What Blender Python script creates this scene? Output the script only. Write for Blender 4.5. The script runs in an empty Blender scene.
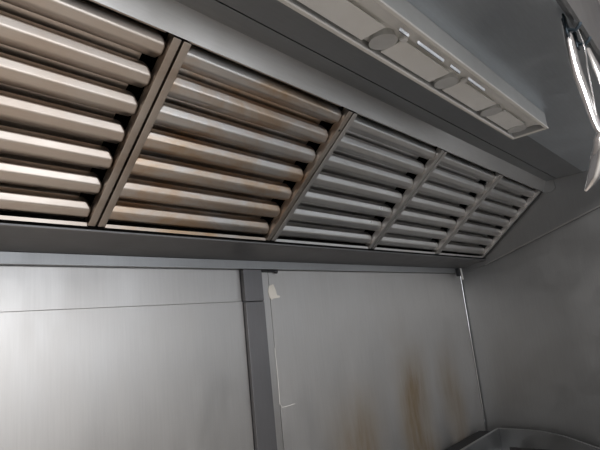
import bpy, bmesh, math, random
from mathutils import Vector, Matrix
random.seed(4)
C = bpy.context.scene.collection
FLOOR = 1.85                      # height of the lower filter edge above the floor

# ------------------------------------------------------------------ materials
def new_mat(name):
    m = bpy.data.materials.new(name); m.use_nodes = True
    nt = m.node_tree
    return m, nt, nt.nodes['Principled BSDF']

def N(nt, t, **kw):
    n = nt.nodes.new(t)
    for k, v in kw.items(): setattr(n, k, v)
    return n

def noise(nt, scale3, scale=1.0, detail=4, rough=.6, dist=0.0):
    g = N(nt, 'ShaderNodeNewGeometry'); mp = N(nt, 'ShaderNodeMapping')
    mp.inputs['Scale'].default_value = scale3
    nt.links.new(g.outputs['Position'], mp.inputs['Vector'])
    n = N(nt, 'ShaderNodeTexNoise')
    n.inputs['Scale'].default_value = scale; n.inputs['Detail'].default_value = detail
    n.inputs['Roughness'].default_value = rough; n.inputs['Distortion'].default_value = dist
    nt.links.new(mp.outputs['Vector'], n.inputs['Vector'])
    return n.outputs['Fac']

def mrange(nt, v, a, b, c, d):
    n = N(nt, 'ShaderNodeMapRange'); n.inputs[1].default_value = a; n.inputs[2].default_value = b
    n.inputs[3].default_value = c; n.inputs[4].default_value = d
    nt.links.new(v, n.inputs[0]); return n.outputs[0]

def mixc(nt, f, a, b):
    n = N(nt, 'ShaderNodeMix', data_type='RGBA')
    if hasattr(f, 'is_linked') or hasattr(f, 'links'): nt.links.new(f, n.inputs[0])
    else: n.inputs[0].default_value = f
    for i, c in ((6, a), (7, b)):
        if isinstance(c, tuple): n.inputs[i].default_value = (*c, 1)
        else: nt.links.new(c, n.inputs[i])
    return n.outputs[2]

def math_(nt, op, a, b=None):
    n = N(nt, 'ShaderNodeMath', operation=op)
    for i, v in ((0, a), (1, b)):
        if v is None: continue
        if isinstance(v, (int, float)): n.inputs[i].default_value = v
        else: nt.links.new(v, n.inputs[i])
    return n.outputs[0]

def steel(name, col, rough=.33, brush=(3, 60, 60), dirt=None, dirt_amt=0.0, rvar=.08, bump=.02, metallic=1.0, blotch=(2, 2, 2), aniso=0):
    """Sheet stainless steel: brushed streaks, blotchy polish, optional grease tint."""
    m, nt, b = new_mat(name)
    st = noise(nt, brush, 6.0, 3, .7)
    bl = noise(nt, blotch, 2.2, 4, .6)
    c = mixc(nt, mrange(nt, st, .3, .7, 0, 1), tuple(x*.96 for x in col), tuple(min(1, x*1.03) for x in col))
    if dirt:
        d = noise(nt, (3.5, 6, 6), 1.6, 5, .65, .6)
        c = mixc(nt, mrange(nt, d, .38, .66, 0, dirt_amt), c, dirt)
    nt.links.new(c, b.inputs['Base Color'])
    b.inputs['Metallic'].default_value = metallic
    nt.links.new(mrange(nt, bl, .3, .7, rough-rvar, rough+rvar), b.inputs['Roughness'])
    if bump:
        bp = N(nt, 'ShaderNodeBump'); bp.inputs['Strength'].default_value = bump; bp.inputs['Distance'].default_value = .002
        nt.links.new(st, bp.inputs['Height']); nt.links.new(bp.outputs['Normal'], b.inputs['Normal'])
    return m

def plain(name, col, rough=.5, metallic=0.0, var=.08, sc=20):
    m, nt, b = new_mat(name)
    f = noise(nt, (1, 1, 1), sc, 4)
    nt.links.new(mixc(nt, mrange(nt, f, .3, .7, 0, 1), tuple(x*(1-var) for x in col), tuple(min(1, x*(1+var)) for x in col)), b.inputs['Base Color'])
    b.inputs['Roughness'].default_value = rough; b.inputs['Metallic'].default_value = metallic
    return m

M = {}
M['filter_reflect_grease'] = steel('filter_steel_reflect_grease', (.66, .60, .545), .36, (3, 50, 50), (.58, .48, .40), .6, .06, bump=0)  # grease blotches over a tan base that paints in warm brown reflections
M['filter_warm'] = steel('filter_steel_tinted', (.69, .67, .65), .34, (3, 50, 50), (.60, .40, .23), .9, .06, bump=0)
M['filter_clean'] = steel('filter_steel_clean', (.73, .73, .725), .33, (3, 50, 50), (.52, .50, .47), .4, .06, bump=0)
M['frame_reflect_grease'] = steel('filter_frame_reflect_grease', (.62, .57, .52), .36, (30, 3, 3), (.42, .33, .26), .6)  # tan base paints in the warm reflection, darker blotches are grease
M['frame_clean'] = steel('filter_frame_clean', (.74, .73, .72), .36, (30, 3, 3))
M['hood'] = steel('hood_steel', (.56, .56, .56), .36, (3, 40, 40))
M['hood_ceiling_lit'] = steel('hood_ceiling_steel_lit', (.68, .73, .78), .44, (3, 30, 30))  # ceiling steel, paler and bluish to paint in its cool reflections
M['hood_ceiling_shaded'] = steel('hood_ceiling_steel_shaded', (.42, .44, .46), .42, (3, 30, 30))  # same ceiling steel, darkened to paint in the dim reflection behind the light
M['fascia'] = steel('fascia_steel', (.53, .52, .505), .38, (3, 30, 30))
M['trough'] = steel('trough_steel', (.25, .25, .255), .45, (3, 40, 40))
M['plenum'] = plain('plenum_black', (.03, .027, .025), .8)  # near-black inside, seen through the baffle gaps
M['splash'] = steel('splashback_steel', (.545, .54, .535), .40, (40, 40, 1.2), None, 0, .08, .004, blotch=(3, 3, 1.2))
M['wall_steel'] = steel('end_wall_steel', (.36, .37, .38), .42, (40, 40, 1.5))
M['post'] = steel('post_steel', (.22, .22, .23), .5, (40, 40, 1.5))
M['chrome'] = steel('polished_steel', (.85, .85, .86), .12, (20, 20, 3), rvar=.03, bump=0)
M['dark'] = plain('black_plastic', (.02, .022, .026), .5)
M['gap_shade'] = plain('gap_shade_black', (.012, .013, .015), .9)
M['hook'] = plain('dark_hook_metal', (.03, .045, .06), .4, .5)
M['range'] = steel('range_steel', (.36, .37, .38), .38, (3, 40, 40))
M['cast'] = plain('cast_iron', (.025, .025, .027), .6)
M['knob'] = plain('knob_black', (.02, .02, .02), .35)
M['tape'] = plain('torn_white_tape', (.75, .73, .68), .7)
M['bead'] = plain('pale_bead_line', (.60, .60, .59), .4)
M['light_body'] = plain('light_housing_grey', (.40, .41, .41), .45, .0, .04)
M['light_rim'] = plain('light_rim_cream', (.70, .69, .66), .4, 0, .04)
M['light_tray'] = plain('light_reflector_beige', (.93, .935, .89), .5, 0, .04)
M['light_strip'] = plain('light_reflector_side', (.93, .935, .89), .45, 0, .04)
M['lamp_holder'] = plain('lamp_holder_green_grey', (.58, .59, .57), .5)
M['white_plastic'] = plain('white_plastic', (.85, .85, .82), .35)
M['paint'] = plain('white_wall_panel', (.70, .69, .67), .5, 0, .03, 3)
M['grey_paint'] = plain('grey_wall_panel', (.22, .22, .23), .5, 0, .03, 3)
M['ceiling'] = plain('ceiling_panel', (.72, .69, .68), .5, 0, .03, 3)
M['frame_alu'] = steel('hatch_aluminium', (.6, .6, .6), .4)

# brown quarry tile floor
m, nt, b = new_mat('floor_quarry_tile')
g = N(nt, 'ShaderNodeNewGeometry'); br = N(nt, 'ShaderNodeTexBrick')
br.inputs['Scale'].default_value = 1; br.offset = 0
br.inputs['Brick Width'].default_value = .15; br.inputs['Row Height'].default_value = .15
br.inputs['Mortar Size'].default_value = .004
br.inputs['Color1'].default_value = (.56, .515, .475, 1); br.inputs['Color2'].default_value = (.51, .47, .43, 1)
br.inputs['Mortar'].default_value = (.2, .17, .15, 1)
nt.links.new(g.outputs['Position'], br.inputs['Vector'])
nt.links.new(br.outputs['Color'], b.inputs['Base Color']); b.inputs['Roughness'].default_value = .45
M['floor'] = m

# right splashback: brushed steel with three brown burnt streaks
m = steel('splashback_steel_streaked', (.59, .585, .58), .46, (40, 40, 1.2), None, 0, .08, .004, blotch=(3, 3, 1.2))
nt = m.node_tree; b = nt.nodes['Principled BSDF']
old = b.inputs['Base Color'].links[0].from_socket
g = N(nt, 'ShaderNodeNewGeometry'); sp = N(nt, 'ShaderNodeSeparateXYZ'); nt.links.new(g.outputs['Position'], sp.inputs[0])
wob = mrange(nt, noise(nt, (2, 1, 3), 1.2, 2), .3, .7, -.03, .03)
xw = math_(nt, 'ADD', sp.outputs['X'], wob)
edge = noise(nt, (14, 1, 2.2), 2.0, 4, .6)
tot = None
for x0, w, ztop, amt in ((-.60, .21, -.27, 1.05), (-.67, .13, -.14, .22), (-1.01, .25, -.38, .95), (-.27, .16, -.30, .75), (-.55, .13, -.42, .6)):
    dx = math_(nt, 'ABSOLUTE', math_(nt, 'SUBTRACT', xw, x0))
    fx = mrange(nt, dx, 0, w, 1, 0)
    fx.node.interpolation_type = 'SMOOTHSTEP'
    fz = mrange(nt, sp.outputs['Z'], FLOOR+ztop, FLOOR+ztop-.3, 0, amt)
    fz.node.interpolation_type = 'SMOOTHSTEP'
    s = math_(nt, 'MULTIPLY', math_(nt, 'MULTIPLY', fx, fz), mrange(nt, edge, .3, .7, .6, 1.1))
    tot = s if tot is None else math_(nt, 'MAXIMUM', tot, s)
nt.links.new(mixc(nt, tot, old, (.24, .18, .11)), b.inputs['Base Color'])
mt = mrange(nt, tot, 0, 1, 1, .55); nt.links.new(mt, b.inputs['Metallic'])
M['splash_streaked'] = m

# clear light cover: thin sheet, mostly see-through with a faint sheen
m, nt, b = new_mat('clear_acrylic_cover')
nt.nodes.remove(b); out = nt.nodes['Material Output']
tr = N(nt, 'ShaderNodeBsdfTransparent'); tr.inputs[0].default_value = (.99, .99, 1, 1)
gl = N(nt, 'ShaderNodeBsdfGlossy'); gl.inputs['Roughness'].default_value = .12; gl.inputs[0].default_value = (.9, .9, .88, 1)
lw = N(nt, 'ShaderNodeLayerWeight'); fr = N(nt, 'ShaderNodeMath', operation='MULTIPLY_ADD'); lp = N(nt, 'ShaderNodeMath', operation='POWER')
lp.inputs[1].default_value = 4; fr.inputs[1].default_value = .5; fr.inputs[2].default_value = .03
nt.links.new(lw.outputs['Facing'], lp.inputs[0]); nt.links.new(lp.outputs[0], fr.inputs[0])
mx = N(nt, 'ShaderNodeMixShader')
nt.links.new(fr.outputs[0], mx.inputs[0]); nt.links.new(tr.outputs[0], mx.inputs[1]); nt.links.new(gl.outputs[0], mx.inputs[2])
nt.links.new(mx.outputs[0], out.inputs[0])
M['clear'] = m

# ------------------------------------------------------------------ builders
def box(bm, x0, x1, y0, y1, z0, z1, bev=0.0, seg=2):
    r = bmesh.ops.create_cube(bm, size=1)
    vs = r['verts']
    for v in vs:
        v.co = Vector(((x0+x1)/2 + v.co.x*(x1-x0), (y0+y1)/2 + v.co.y*(y1-y0), (z0+z1)/2 + v.co.z*(z1-z0)))
    if bev:
        es = list({e for v in vs for e in v.link_edges})
        bmesh.ops.bevel(bm, geom=es, offset=bev, segments=seg, affect='EDGES', profile=.5)

def cyl(bm, p0, p1, r0, r1=None, seg=16, caps=True):
    p0, p1 = Vector(p0), Vector(p1); d = p1-p0
    q = d.to_track_quat('Z', 'Y').to_matrix().to_4x4()
    bmesh.ops.create_cone(bm, cap_ends=caps, segments=seg, radius1=r0, radius2=r0 if r1 is None else r1, depth=d.length,
                          matrix=Matrix.Translation((p0+p1)/2) @ q)

def tube(bm, pts, r, seg=8):
    pts = [Vector(p) for p in pts]; rings = []
    up = Vector((.13, .31, .94)).normalized()
    for i, p in enumerate(pts):
        t = (pts[min(i+1, len(pts)-1)] - pts[max(i-1, 0)]).normalized()
        a = t.cross(up).normalized(); b_ = t.cross(a)
        rings.append([bm.verts.new(p + (a*math.cos(k*2*math.pi/seg) + b_*math.sin(k*2*math.pi/seg))*r) for k in range(seg)])
    for A, B in zip(rings, rings[1:]):
        for k in range(seg): bm.faces.new((A[k], A[(k+1) % seg], B[(k+1) % seg], B[k]))
    bm.faces.new(rings[0]); bm.faces.new(rings[-1][::-1])

def ribbon(bm, pts, side, widths, thick, arch=0.0, n=6):
    """a pressed sheet strip along pts: side = width direction, arch = how far the middle bows out"""
    pts = [Vector(p) for p in pts]; side = Vector(side).normalized(); rows = []
    for i, p in enumerate(pts):
        t = (pts[min(i+1, len(pts)-1)] - pts[max(i-1, 0)]).normalized()
        nn = t.cross(side).normalized()
        top, bot = [], []
        for k in range(n+1):
            u = k/n*2-1
            q = p + side*(u*widths[i]/2) + nn*(arch*widths[i]*(1-u*u))
            top.append(bm.verts.new(q)); bot.append(bm.verts.new(q - nn*thick))
        rows.append(top + bot[::-1])
    for A, B in zip(rows, rows[1:]):
        L = len(A)
        for k in range(L): bm.faces.new((A[k], A[(k+1) % L], B[(k+1) % L], B[k]))
    bm.faces.new(rows[0]); bm.faces.new(rows[-1][::-1])

def prism(bm, prof, axis, a0, a1):
    """closed 2D profile extruded along axis ('X': profile (y,z); 'Y': profile (x,z); 'Z': profile (x,y))"""
    def P(a, u, v): return {'X': (a, u, v), 'Y': (u, a, v), 'Z': (u, v, a)}[axis]
    A = [bm.verts.new(P(a0, u, v)) for u, v in prof]; B = [bm.verts.new(P(a1, u, v)) for u, v in prof]
    n = len(A)
    for k in range(n): bm.faces.new((A[k], A[(k+1) % n], B[(k+1) % n], B[k]))
    bm.faces.new(A[::-1]); bm.faces.new(B)

def obj(name, bm, mat, parent=None, org=(0, 0, 0), smooth=False, zoff=FLOOR):
    """link ONE mesh object; the shape was drawn relative to the lower filter edge, its origin goes to org"""
    bmesh.ops.recalc_face_normals(bm, faces=bm.faces)
    o3 = Vector(org)
    for v in bm.verts: v.co -= o3
    me = bpy.data.meshes.new(name); bm.to_mesh(me); bm.free()
    me.materials.append(mat)
    if smooth:
        for p in me.polygons: p.use_smooth = True
        try: me.set_sharp_from_angle(angle=math.radians(38))
        except Exception: pass
    o = bpy.data.objects.new(name, me); C.objects.link(o)
    if smooth:
        wn = o.modifiers.new('weighted_normal', 'WEIGHTED_NORMAL'); wn.keep_sharp = True; wn.weight = 90
    if parent: o.parent = parent
    else: o.location = o3 + Vector((0, 0, zoff))
    return o

def thing(name, label, cat, org, group=None):
    o = bpy.data.objects.new(name, None); C.objects.link(o)
    o.empty_display_size = .05
    o.location = Vector(org) + Vector((0, 0, FLOOR)); o['label'] = label; o['category'] = cat
    if group: o['group'] = group
    return o
def tag(o, label, cat, group=None):
    o['label'] = label; o['category'] = cat
    if group: o['group'] = group
    return o
def struct(name, bm, mat, **k):
    o = obj(name, bm, mat, **k); o['kind'] = 'structure'; return o
B = bmesh.new

# ------------------------------------------------------------------ the setting
XL, XR, YB, YF, ZF, ZC = -4.2, .032, .1535, -2.45, -1.85, .60
b_ = B(); box(b_, XL-.1, XR+.1, YF-.1, YB+.1, ZF-.1, ZF); struct('floor', b_, M['floor'])
b_ = B(); box(b_, XL-.1, XR+.1, YF-.1, YB+.1, ZC, ZC+.08); struct('ceiling', b_, M['ceiling'])
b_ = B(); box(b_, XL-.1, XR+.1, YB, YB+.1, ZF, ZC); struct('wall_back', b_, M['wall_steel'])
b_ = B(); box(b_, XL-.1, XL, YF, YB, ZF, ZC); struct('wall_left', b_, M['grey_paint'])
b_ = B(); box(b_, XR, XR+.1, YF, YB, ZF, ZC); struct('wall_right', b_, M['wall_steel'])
# front wall with the serving hatch
HX0, HX1, HZ0, HZ1 = -2.3, -.15, -.50, .50
b_ = B()
box(b_, XL-.1, HX0, YF-.1, YF, ZF, ZC); box(b_, HX1, XR+.1, YF-.1, YF, ZF, ZC)
box(b_, HX0, HX1, YF-.1, YF, ZF, HZ0); box(b_, HX0, HX1, YF-.1, YF, HZ1, ZC)
struct('wall_front', b_, M['paint'])
b_ = B()
for a in ((HX0, HX0+.04, HZ0, HZ1), (HX1-.04, HX1, HZ0, HZ1), (HX0+.04, HX1-.04, HZ0, HZ0+.04), (HX0+.04, HX1-.04, HZ1-.04, HZ1), (-.72, -.48, HZ0+.04, HZ1-.04)):  # wide mullion added out of view to darken a band in the splashback reflection
    box(b_, a[0], a[1], YF-.09, YF+.01, a[2], a[3])
struct('window_1', b_, M['frame_alu'])
# pillar post on the back wall (two lengths meeting at a joint) and its flange
b_ = B()
box(b_, -1.489, -1.4135, .134, YB, ZF, -.150, .002); box(b_, -1.4885, -1.414, .1345, YB, -.148, -.054, .001)
struct('trim_1', b_, M['post'], smooth=True)
b_ = B(); tube(b_, [(.022, .143, ZF), (.022, .143, -.06)], .0014); struct('trim_2', b_, M['chrome'], smooth=True)

# ------------------------------------------------------------------ splashbacks
t = thing('splashback_panel', 'wide bare stainless splashback sheet on the back wall left of the post', 'splashback', (-2.5, .15, -.85))
o3 = (-2.5, .15, -.85)
b_ = B(); box(b_, -3.6, -1.491, .146, .152, ZF+.001, -.147, .001); obj('lower_sheet', b_, M['splash'], t, o3, True)
b_ = B(); box(b_, -3.6, -1.491, .149, .152, -.1465, -.054, .0008); obj('upper_strip', b_, M['splash'], t, o3, True)
t = thing('splashback_panel', 'stainless splashback sheet with brown burnt streaks, between post and end wall', 'splashback', (-.7, .15, -.85))
o3 = (-.7, .15, -.85)
b_ = B(); box(b_, -1.376, .018, .145, .152, ZF+.001, -.054, .001); obj('sheet', b_, M['splash_streaked'], t, o3, True)
b_ = B(); box(b_, -1.4125, -1.380, .143, .152, ZF+.001, -.054, .001); obj('edge_flange', b_, M['splash'], t, o3, True)
b_ = B(); tube(b_, [(-1.378, .144, -.29), (-1.378, .143, -.38), (-1.379, .143, -.452), (-1.372, .143, -.464), (-1.35, .144, -.465), (-1.315, .145, -.464)], .0012)
obj('pale_bead', b_, M['bead'], t, o3, True)  # thin pale line along the seam, turning right at its foot

# torn tape scrap
b_ = B()
pts = [(-1.381, -.103), (-1.362, -.098), (-1.352, -.118), (-1.349, -.133), (-1.337, -.134), (-1.338, -.140), (-1.366, -.142), (-1.376, -.147), (-1.383, -.137), (-1.386, -.120)]
prism(b_, pts, 'Y', .1415, .1432)
tag(obj('tape_scrap', b_, M['tape'], None, (-1.365, .142, -.14)), 'small torn scrap of white tape stuck beside the post', 'tape')
# black catch at panel top, shiny bracket in the corner
b_ = B(); tube(b_, [(-1.41, .138, -.058), (-1.35, .138, -.058)], .0035); tube(b_, [(-1.352, .140, -.058), (-1.344, .136, -.060)], .006)
tag(obj('locking_pin', b_, M['dark'], None, (-1.39, .138, -.058), True), 'thin black pin at the top of the streaked splashback, next to the post', 'pin')
t = thing('corner_bracket', 'small shiny bracket under the hood where the two walls meet', 'bracket', (-.01, .14, -.06))
b_ = B(); prism(b_, [(-.034, -.031), (-.022, -.031), (-.016, -.088), (-.028, -.088)], 'Y', .112, .116); obj('mount_plate', b_, M['white_plastic'], t, (-.01, .14, -.06))  # white colour paints in the glint on the metal plate
b_ = B(); box(b_, -.062, -.036, .112, .1275, -.070, -.031, .003); obj('clip_body', b_, M['dark'], t, (-.01, .14, -.06), True)

# ------------------------------------------------------------------ extractor hood
HL = -3.6                                        # hood's left end
o3 = (-1.8, -.3, -.05)
hood = thing('extractor_hood', 'stainless steel wall canopy hood holding the row of baffle filters', 'extractor hood', o3)
# grease trough under the filters
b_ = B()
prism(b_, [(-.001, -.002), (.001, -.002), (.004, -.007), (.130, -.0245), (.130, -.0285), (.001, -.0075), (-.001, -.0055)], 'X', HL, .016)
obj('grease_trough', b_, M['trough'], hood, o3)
b_ = B(); prism(b_, [(.128, -.029), (.130, -.029), (.130, -.051), (.150, -.051), (.150, -.053), (.128, -.053)], 'X', HL, .016)
obj('rear_flange', b_, M['wall_steel'], hood, o3)
# fascia strip above the filters
b_ = B()
prism(b_, [(-.3312, .264), (-.3280, .266), (-.3490, .3125), (-.3520, .3125)], 'X', HL, .016)
obj('fascia_strip', b_, M['fascia'], hood, o3)
# canopy ceiling: narrow hemmed strip, then the wide panel
b_ = B(); box(b_, HL, .016, -.3945, -.3495, .3125, .3175); obj('ceiling_strip', b_, M['hood_ceiling_shaded'], hood, o3)
b_ = B(); box(b_, HL, .016, -.5090, -.3980, .3120, .3175); obj('lamp_side_strip', b_, M['hood_ceiling_shaded'], hood, o3)
b_ = B(); box(b_, HL, .016, -.800, -.5095, .3120, .3175); obj('ceiling_panel', b_, M['hood_ceiling_lit'], hood, o3)
# front lip (turned-down edge with a rolled hem)
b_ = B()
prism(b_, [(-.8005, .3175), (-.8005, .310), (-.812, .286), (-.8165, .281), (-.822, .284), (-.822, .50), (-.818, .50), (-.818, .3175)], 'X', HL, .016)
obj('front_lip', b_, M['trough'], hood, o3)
# end cheek on the right wall with its slanted lower edge
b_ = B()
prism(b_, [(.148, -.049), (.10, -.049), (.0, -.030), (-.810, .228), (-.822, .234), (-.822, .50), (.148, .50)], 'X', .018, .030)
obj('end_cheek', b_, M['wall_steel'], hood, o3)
b_ = B()
prism(b_, [(.004, -.0285), (.0, -.0315), (-.812, .2265), (-.812, .2335)], 'X', .010, .018)
obj('cheek_hem', b_, M['hood'], hood, o3)
# rounded end plate closing the fascia corner
prof = [(-.322, .258)] + [(-.362+.024*math.sin(-a)*1.0, .276-.02*math.cos(a)) for a in [k*math.pi/12 for k in range(0, 7)]] + [(-.386, .312), (-.350, .312)]
b_ = B(); prism(b_, prof, 'X', .013, .018); obj('corner_gusset', b_, M['wall_steel'], hood, o3)
# plenum behind the filters
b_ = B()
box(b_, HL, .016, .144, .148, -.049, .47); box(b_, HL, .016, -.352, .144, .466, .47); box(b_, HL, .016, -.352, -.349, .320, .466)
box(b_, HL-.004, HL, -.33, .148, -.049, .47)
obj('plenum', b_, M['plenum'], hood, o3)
b_ = B(); box(b_, HL, .016, -.822, -.331, .50, .504); obj('top_cover', b_, M['hood'], hood, o3)
# blank filler left of the last filter
LS = .4234; SV = Vector((0, -.3312, .2637)).normalized(); NV = Vector((0, -SV.z, SV.y))
def sl(u, s, n): return Vector((u, 0, 0)) + SV*s + NV*n
def slope_box(bm, u0, u1, s0, s1, n0, n1, bev=0.0):
    k = B(); box(k, u0, u1, s0, s1, n0, n1, bev)
    k.verts.ensure_lookup_table(); mp = [bm.verts.new(sl(*v.co)) for v in k.verts]
    for f in k.faces: bm.faces.new([mp[v.index] for v in f.verts])
    k.free()
b_ = B(); slope_box(b_, HL, -2.503, .004, LS-.004, -.03, -.006); obj('blank_filler', b_, M['hood'], hood, o3)

# ------------------------------------------------------------------ baffle filters
W = .5
def slat_bm(u0, u1, st):
    """one pressed baffle: flat face, rolled edges, rounded ends"""
    prof = []
    def arc(cs, cn, r, a0, a1, n=5):
        for k in range(n+1):
            a = math.radians(a0+(a1-a0)*k/n); prof.append((cs+r*math.cos(a), cn+r*math.sin(a)))
    corners = [(0, -.037), (0, -.0215), (-.0120, -.0115), (-.0290, -.0100), (-.0440, -.0255), (-.0450, -.037)]
    rad = [0, .0025, .004, .004, .003, 0]
    for k, c in enumerate(corners):
        if not rad[k]: prof.append(c); continue
        p, a, b = Vector(c), Vector(corners[k-1]), Vector(corners[k+1])
        p0 = p+(a-p).normalized()*rad[k]; p1 = p+(b-p).normalized()*rad[k]
        for q in range(6):
            w_ = q/5; v = p0*(1-w_)**2 + p*2*w_*(1-w_) + p1*w_*w_; prof.append((v.x, v.y))
    bm = B(); R = .015
    def inset(s):
        d = -s
        if d >= R: return 0.0
        return R - math.sqrt(max(0, R*R-(R-d)**2))
    st_list = []
    for end in (0, 1):
        seq = []
        for dn, dx in ((-.014, 0.0), (-.003, .0005), (-.0008, .002), (0, .005)):
            seq.append([((u0+dx+inset(s)) if end == 0 else (u1-dx-inset(s)), s+st, max(-.038, n+dn) if n+dn > -.038 else -.038) for s, n in prof])
        st_list += seq if end == 0 else seq[::-1]
    rows = [[bm.verts.new(sl(*p)) for p in r] for r in st_list]
    for A, Bq in zip(rows, rows[1:]):
        for k in range(len(A)-1): bm.faces.new((A[k], A[k+1], Bq[k+1], Bq[k]))
    return bm

SLATS = [.0495 + .0602*k for k in range(7)]
LABELS = ['brown-tinted baffle filter at the far left, cut off by the picture edge',
          'large baffle filter with rusty orange grease tint, right of the double divider',
          'grey baffle filter in the middle of the row, third from the left',
          'baffle filter second from the right end wall, fourth in the row',
          'darkest baffle filter, against the right end wall']
def make_filter(i):
    x0 = W*(i-5); x1 = x0+W
    fm, rm = ((M['filter_reflect_grease'], M['frame_reflect_grease']), (M['filter_warm'], M['frame_reflect_grease']), (M['filter_clean'], M['frame_clean']),
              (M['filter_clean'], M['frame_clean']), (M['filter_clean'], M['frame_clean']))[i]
    org = Vector((x0+W/2, 0, 0)); t = thing('baffle_filter', LABELS[i], 'filter', org, 'baffle filters in the hood')
    g = .0022
    for a, c in ((x0+g, x0+.0185), (x1-.0185, x1-g)):
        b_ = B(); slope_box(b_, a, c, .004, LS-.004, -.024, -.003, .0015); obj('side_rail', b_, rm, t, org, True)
    b_ = B(); A = [b_.verts.new(sl(x0+.019, *p)) for p in ((.003, -.0035), (.0085, -.0082), (.0075, -.0097), (.002, -.0050))]; D = [b_.verts.new(v.co + Vector((W-.038, 0, 0))) for v in A]
    for k in range(4): b_.faces.new((A[k], A[(k+1) % 4], D[(k+1) % 4], D[k]))
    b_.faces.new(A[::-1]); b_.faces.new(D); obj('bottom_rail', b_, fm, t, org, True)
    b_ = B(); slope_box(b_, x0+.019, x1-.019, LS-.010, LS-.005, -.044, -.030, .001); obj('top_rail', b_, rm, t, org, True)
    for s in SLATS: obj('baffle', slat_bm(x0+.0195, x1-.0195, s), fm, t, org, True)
    b_ = B()
    for s in SLATS + [SLATS[-1]+.0602]:
        c = s-.0525
        if c > LS-.02 or c < .03: continue
        c -= .004
        prof = [(-.0135, -.041), (-.012, -.050), (.008, -.050), (.0095, -.041), (.0105, -.041), (.009, -.052), (-.013, -.052), (-.0145, -.041)]
        A = [b_.verts.new(sl(x0+.034, c+p[0], p[1])) for p in prof]; D = [b_.verts.new(sl(x1-.034, c+p[0], p[1])) for p in prof]
        n = len(A)
        for k in range(n): b_.faces.new((A[k], A[(k+1) % n], D[(k+1) % n], D[k]))
        b_.faces.new(A[::-1]); b_.faces.new(D)
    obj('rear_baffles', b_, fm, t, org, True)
    if i == 1:
        b_ = B(); cyl(b_, sl(x1-.010, .365, -.006), sl(x1-.010, .365, -.0025), .003, seg=12); obj('hole_disc', b_, M['dark'], t, org)  # dark disc stands in for a small hole in the rail
    return t
for i in range(5): make_filter(i)

# ------------------------------------------------------------------ light fitting under the canopy
o3 = (-1.55, -.56, .311)
lt = thing('hood_light', 'long cream light fitting with clear cover under the hood ceiling', 'light', o3)
LX0, LX1, LY0, LY1, LZ0, LZ1 = -2.15, -.908, -.6115, -.509, .263, .3115
b_ = B()
box(b_, LX0, LX1, LY0, LY1, LZ1-.004, LZ1)
box(b_, LX0, LX1, LY0, LY0+.003, LZ0+.004, LZ1-.004); box(b_, LX0, LX1, LY1-.003, LY1, LZ0+.004, LZ1-.004)
box(b_, LX0, LX0+.003, LY0+.003, LY1-.003, LZ0+.004, LZ1-.004); box(b_, LX1-.003, LX1, LY0+.003, LY1-.003, LZ0+.004, LZ1-.004)
obj('housing', b_, M['light_body'], lt, o3)
b_ = B(); rw = .006
for a in ((LX0-.002, LX1+.002, LY0-.002, LY0+rw), (LX0-.002, LX1+.002, LY1-rw, LY1+.002), (LX0-.002, LX0+rw, LY0+rw, LY1-rw), (LX1-rw, LX1+.002, LY0+rw, LY1-rw)):
    box(b_, *a, LZ0-.001, LZ0+.004, .001)
obj('cover_rim', b_, M['light_rim'], lt, o3, True)
b_ = B(); box(b_, LX0+rw, LX1-rw, LY0+rw, LY1-rw, LZ0+.0015, LZ0+.003); obj('clear_cover', b_, M['clear'], lt, o3)
holders = [-1.965, -1.705, -1.44, -1.175]
ends = [LX0+.01] + [h+.03 for h in holders]; stops = [h-.035 for h in holders] + [LX1-.08]
for a, c in zip(ends, stops):
    b_ = B(); box(b_, a, c, -.571, LY1-.010, LZ0+.008, LZ0+.011, .001); obj('reflector_tray', b_, M['light_tray'], lt, o3, True)
b_ = B(); prism(b_, [(LY0+.005, LZ0+.006), (-.574, LZ0+.016), (-.574, LZ0+.018), (LY0+.005, LZ0+.008)], 'X', LX0+.01, LX1-.03)
obj('side_reflector', b_, M['light_strip'], lt, o3)
b_ = B(); box(b_, LX0+.01, LX1-.01, LY0+.005, LY1-.005, LZ0+.020, LZ0+.022); obj('back_tray', b_, M['light_strip'], lt, o3)
for h in holders + [-.97]:
    b_ = B(); cyl(b_, (h, -.544, LZ0+.006), (h, -.544, LZ0+.020), .027, .024, 28); obj('lamp_holder', b_, M['lamp_holder'], lt, o3, True)
for h in holders[:3]:
    b_ = B(); box(b_, h+.020, h+.034, -.580, -.566, LZ0+.004, LZ0+.012, .003); obj('fixing_knob', b_, M['white_plastic'], lt, o3, True)
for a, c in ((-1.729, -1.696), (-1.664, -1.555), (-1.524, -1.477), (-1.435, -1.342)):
    b_ = B(); prism(b_, [(-.5915, LZ0-.0035), (-.5945, LZ0+.0014), (-.5885, LZ0+.0014), (-.5895, LZ0-.0035)], 'X', a, c); obj('glint_strip', b_, M['chrome'], lt, o3, True)  # tilted chrome strips added to draw the dashes of daylight glint on the cover

# ------------------------------------------------------------------ utensils on the front lip
def s_hook(x, label):
    b_ = B(); y = -.808
    pts = []
    for k in range(9):
        a = math.pi*k/8; pts.append((x, y+.012*math.cos(a)-.006, .284-.016*math.sin(a) if False else .280+.0*k))
    pts = [(x, -.796, .300), (x, -.797, .285), (x, -.802, .272), (x, -.812, .266), (x, -.820, .272), (x, -.8225, .2775)]
    tube(b_, pts, .0035)
    box(b_, x-.010, x+.010, -.8005, -.7965, .262, .306, .0015)
    return tag(obj('utensil_hook', b_, M['hook'], None, (x, -.81, .27), True), label, 'hook', 'dark hooks on the hood lip')
s_hook(-1.44, 'dark hook on the front lip of the hood, above the tongs')
s_hook(-1.362, 'dark hook on the hood lip closest to the right picture edge')

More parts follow.
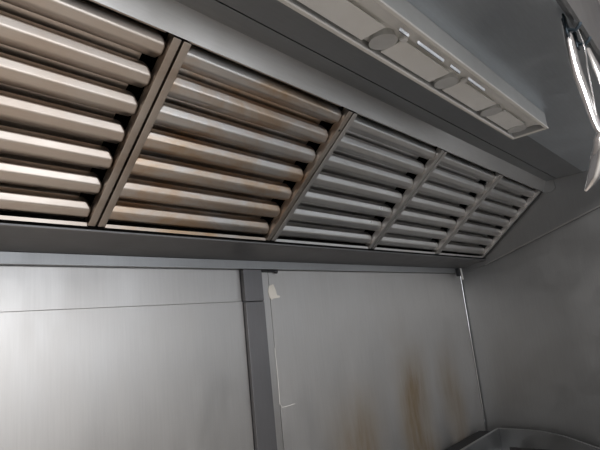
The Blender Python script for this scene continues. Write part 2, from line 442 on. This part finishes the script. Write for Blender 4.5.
def bez(p, n=14):
    out = []
    P = [Vector(q) for q in p]
    for i in range(len(P)-1):
        p0 = P[max(i-1, 0)]; p1 = P[i]; p2 = P[i+1]; p3 = P[min(i+2, len(P)-1)]
        for k in range(n):
            t_ = k/n
            out.append(.5*((2*p1)+(p2-p0)*t_+(2*p0-5*p1+4*p2-p3)*t_*t_+(3*p1-p0-3*p2+p3)*t_**3))
    out.append(P[-1]); return out
def lerpw(ws, n):
    o = []
    for k in range(n):
        x = k/(n-1)*(len(ws)-1); i = min(int(x), len(ws)-2); o.append(ws[i]+(ws[i+1]-ws[i])*(x-i))
    return o
o3 = (-1.43, -.797, .30)
SIDE = (.67, -.74, 0)
tg = thing('serving_tongs', 'polished steel tongs hanging from the front lip of the hood', 'tongs', o3)
a1 = bez([(-1.43, -.7955, .300), (-1.43, -.7965, .2677), (-1.43, -.7978, .1919), (-1.43, -.8042, .1267), (-1.43, -.809, .0742), (-1.43, -.8134, .0547)])
b_ = B(); ribbon(b_, a1, SIDE, lerpw([.010, .018, .020, .019, .017, .012], len(a1)), .0012, .22); obj('arm', b_, M['chrome'], tg, o3, True)
head = bez([(-1.43, -.8134, .060), (-1.43, -.8209+.010, .045), (-1.43, -.8029, .0167), (-1.43, -.7854, -.0211), (-1.43, -.7677, -.0434)])
b_ = B(); ribbon(b_, head, SIDE, lerpw([.012, .030, .036, .026, .006], len(head)), .0012, .25); obj('scalloped_head', b_, M['chrome'], tg, o3, True)
b_ = B(); tube(b_, bez([(-1.43, -.8145, .272), (-1.43, -.819, .2286), (-1.43, -.8154, .184), (-1.43, -.8127, .0929)]), .0010); obj('locking_wire', b_, M['chrome'], tg, o3, True)
o3 = (-1.36, -.815, .257)
ld = thing('hanging_ladle', 'second polished utensil hanging on the hood lip, cut off by the right edge', 'utensil', o3)
a2 = bez([(-1.36, -.8149, .2573), (-1.36, -.8209, .2142), (-1.36, -.8269, .1549), (-1.36, -.829, .02)])
b_ = B(); ribbon(b_, a2, SIDE, lerpw([.008, .014, .014, .012], len(a2)), .0015, .15); obj('handle', b_, M['chrome'], ld, o3, True)
b_ = B(); bmesh.ops.create_uvsphere(b_, u_segments=24, v_segments=12, radius=.04)
bmesh.ops.delete(b_, geom=[v for v in b_.verts if v.co.z > .005], context='VERTS')
for v in b_.verts: v.co = Vector((-1.36, -.869, .015)) + v.co
obj('bowl', b_, M['chrome'], ld, o3, True)

# ------------------------------------------------------------------ cooking range in the corner
o3 = (-.55, -.2, ZF)
rg = thing('cooking_range', 'stainless cooking range with raised rims, low in the right corner', 'cooker', o3)
RX0, RX1, RY0, RY1, RT = -1.05, -.020, -.62, .072, -.895
b_ = B(); box(b_, RX0, RX1, RY0, RY1, ZF+.15, RT-.03, .004); obj('body', b_, M['range'], rg, o3, True)
b_ = B(); box(b_, RX0-.005, RX1, RY0-.02, RY1, RT-.03, RT, .003); obj('hob_top', b_, M['range'], rg, o3, True)
b_ = B(); box(b_, RX0, RX1, RY1-.014, RY1, RT, -.800, .003); obj('back_rim', b_, M['range'], rg, o3, True)
b_ = B(); prism(b_, [(RY1-.015, RT), (RY1-.015, -.800), (-.06, -.800), (-.13, -.803), (-.22, -.818), (-.36, -.862), (-.46, RT)], 'X', RX1-.014, RX1)
obj('side_rim', b_, M['range'], rg, o3)
b_ = B(); box(b_, -.62, -.085, RY1+.003, RY1+.060, -.845, -.802, .002); obj('gap_shade_strip', b_, M['gap_shade'], rg, o3, True)  # black strip paints in the shadowed gap between back rim and wall
for cx, cy in ((-.23, -.14), (-.23, -.45), (-.62, -.14), (-.62, -.45)):
    b_ = B()
    for k in (-.12, -.04, .04, .12):
        box(b_, cx+k-.006, cx+k+.006, cy-.13, cy+.13, RT+.022, RT+.036, .002)
    for k in (-.13, .118): box(b_, cx-.14, cx+.14, cy+k, cy+k+.012, RT, RT+.024, .002)
    g_ = obj('pan_support', b_, M['cast'], rg, o3, True)
    b_ = B(); cyl(b_, (cx, cy, RT), (cx, cy, RT+.014), .045, .035, 24); obj('burner', b_, M['cast'], g_, o3, True)
b_ = B(); box(b_, RX0+.05, RX1-.05, RY0-.02, RY0, ZF+.22, RT-.16, .004); d_ = obj('oven_door', b_, M['range'], rg, o3, True)
b_ = B(); tube(b_, [(RX0+.12, RY0-.05, RT-.2), (RX1-.12, RY0-.05, RT-.2)], .01)
for x in (RX0+.14, RX1-.14): cyl(b_, (x, RY0-.052, RT-.2), (x, RY0-.018, RT-.2), .007)
obj('handle', b_, M['chrome'], d_, o3, True)
for k in range(5):
    b_ = B(); x = RX0+.15+k*.18; cyl(b_, (x, RY0-.03, RT-.09), (x, RY0, RT-.09), .018, .022, 20); obj('knob', b_, M['knob'], rg, o3, True)
for x in (RX0+.05, RX1-.05):
    for y in (RY0+.06, RY1-.06):
        b_ = B(); cyl(b_, (x, y, ZF), (x, y, ZF+.152), .02, .024); obj('leg', b_, M['range'], rg, o3, True)

# ------------------------------------------------------------------ light
def area(name, loc, rot, sx, sy, power, col):
    l = bpy.data.lights.new(name, 'AREA'); l.shape = 'RECTANGLE'; l.size = sx; l.size_y = sy; l.energy = power; l.color = col
    o = bpy.data.objects.new(name, l); C.objects.link(o)
    o.location = Vector(loc)+Vector((0, 0, FLOOR)); o.rotation_euler = rot; return o
area('hatch_daylight', ((HX0+HX1)/2, YF-.12, (HZ0+HZ1)/2), (math.radians(-90)+math.pi, 0, 0), HX1-HX0-.05, HZ1-HZ0-.05, 11, (1.0, .99, .97))
area('unseen_floor_fill', (-2.2, -1.5, ZC-.02), (0, 0, 0), .9, .25, 46, (1.0, .95, .90))  # added unseen fill, brightens the floor that the filters reflect
w = bpy.data.worlds.new('sky'); bpy.context.scene.world = w; w.use_nodes = True
w.node_tree.nodes['Background'].inputs[0].default_value = (.78, .86, 1, 1); w.node_tree.nodes['Background'].inputs[1].default_value = 1.0

# ------------------------------------------------------------------ camera
cam = bpy.data.cameras.new('camera'); co = bpy.data.objects.new('camera', cam); C.objects.link(co)
def rotm(v):
    v = Vector(v); return Matrix.Rotation(v.length, 3, v.normalized())
R = rotm((-.2325, -.8438, -.0130)) @ Matrix(((1, 0, 0), (0, 0, -1), (0, 1, 0)))
rt, dn, fw = R[0], R[1], R[2]
mw = Matrix(((rt[0], -dn[0], -fw[0], -2.476), (rt[1], -dn[1], -fw[1], -.957), (rt[2], -dn[2], -fw[2], -.2359+FLOOR), (0, 0, 0, 1)))
co.matrix_world = mw
cam.sensor_fit = 'HORIZONTAL'; cam.sensor_width = 36; cam.lens = 498.5/600*36; cam.clip_start = .02
cam.dof.use_dof = False
sc = bpy.context.scene
sc.camera = co
sc.view_settings.view_transform = 'Standard'; sc.view_settings.look = 'None'
sc.view_settings.gamma = 1; sc.view_settings.use_curve_mapping = False
sc.view_settings.exposure = 0.0
sc.cycles.max_bounces = 10; sc.cycles.glossy_bounces = 8; sc.cycles.diffuse_bounces = 5
sc.cycles.use_denoising = True
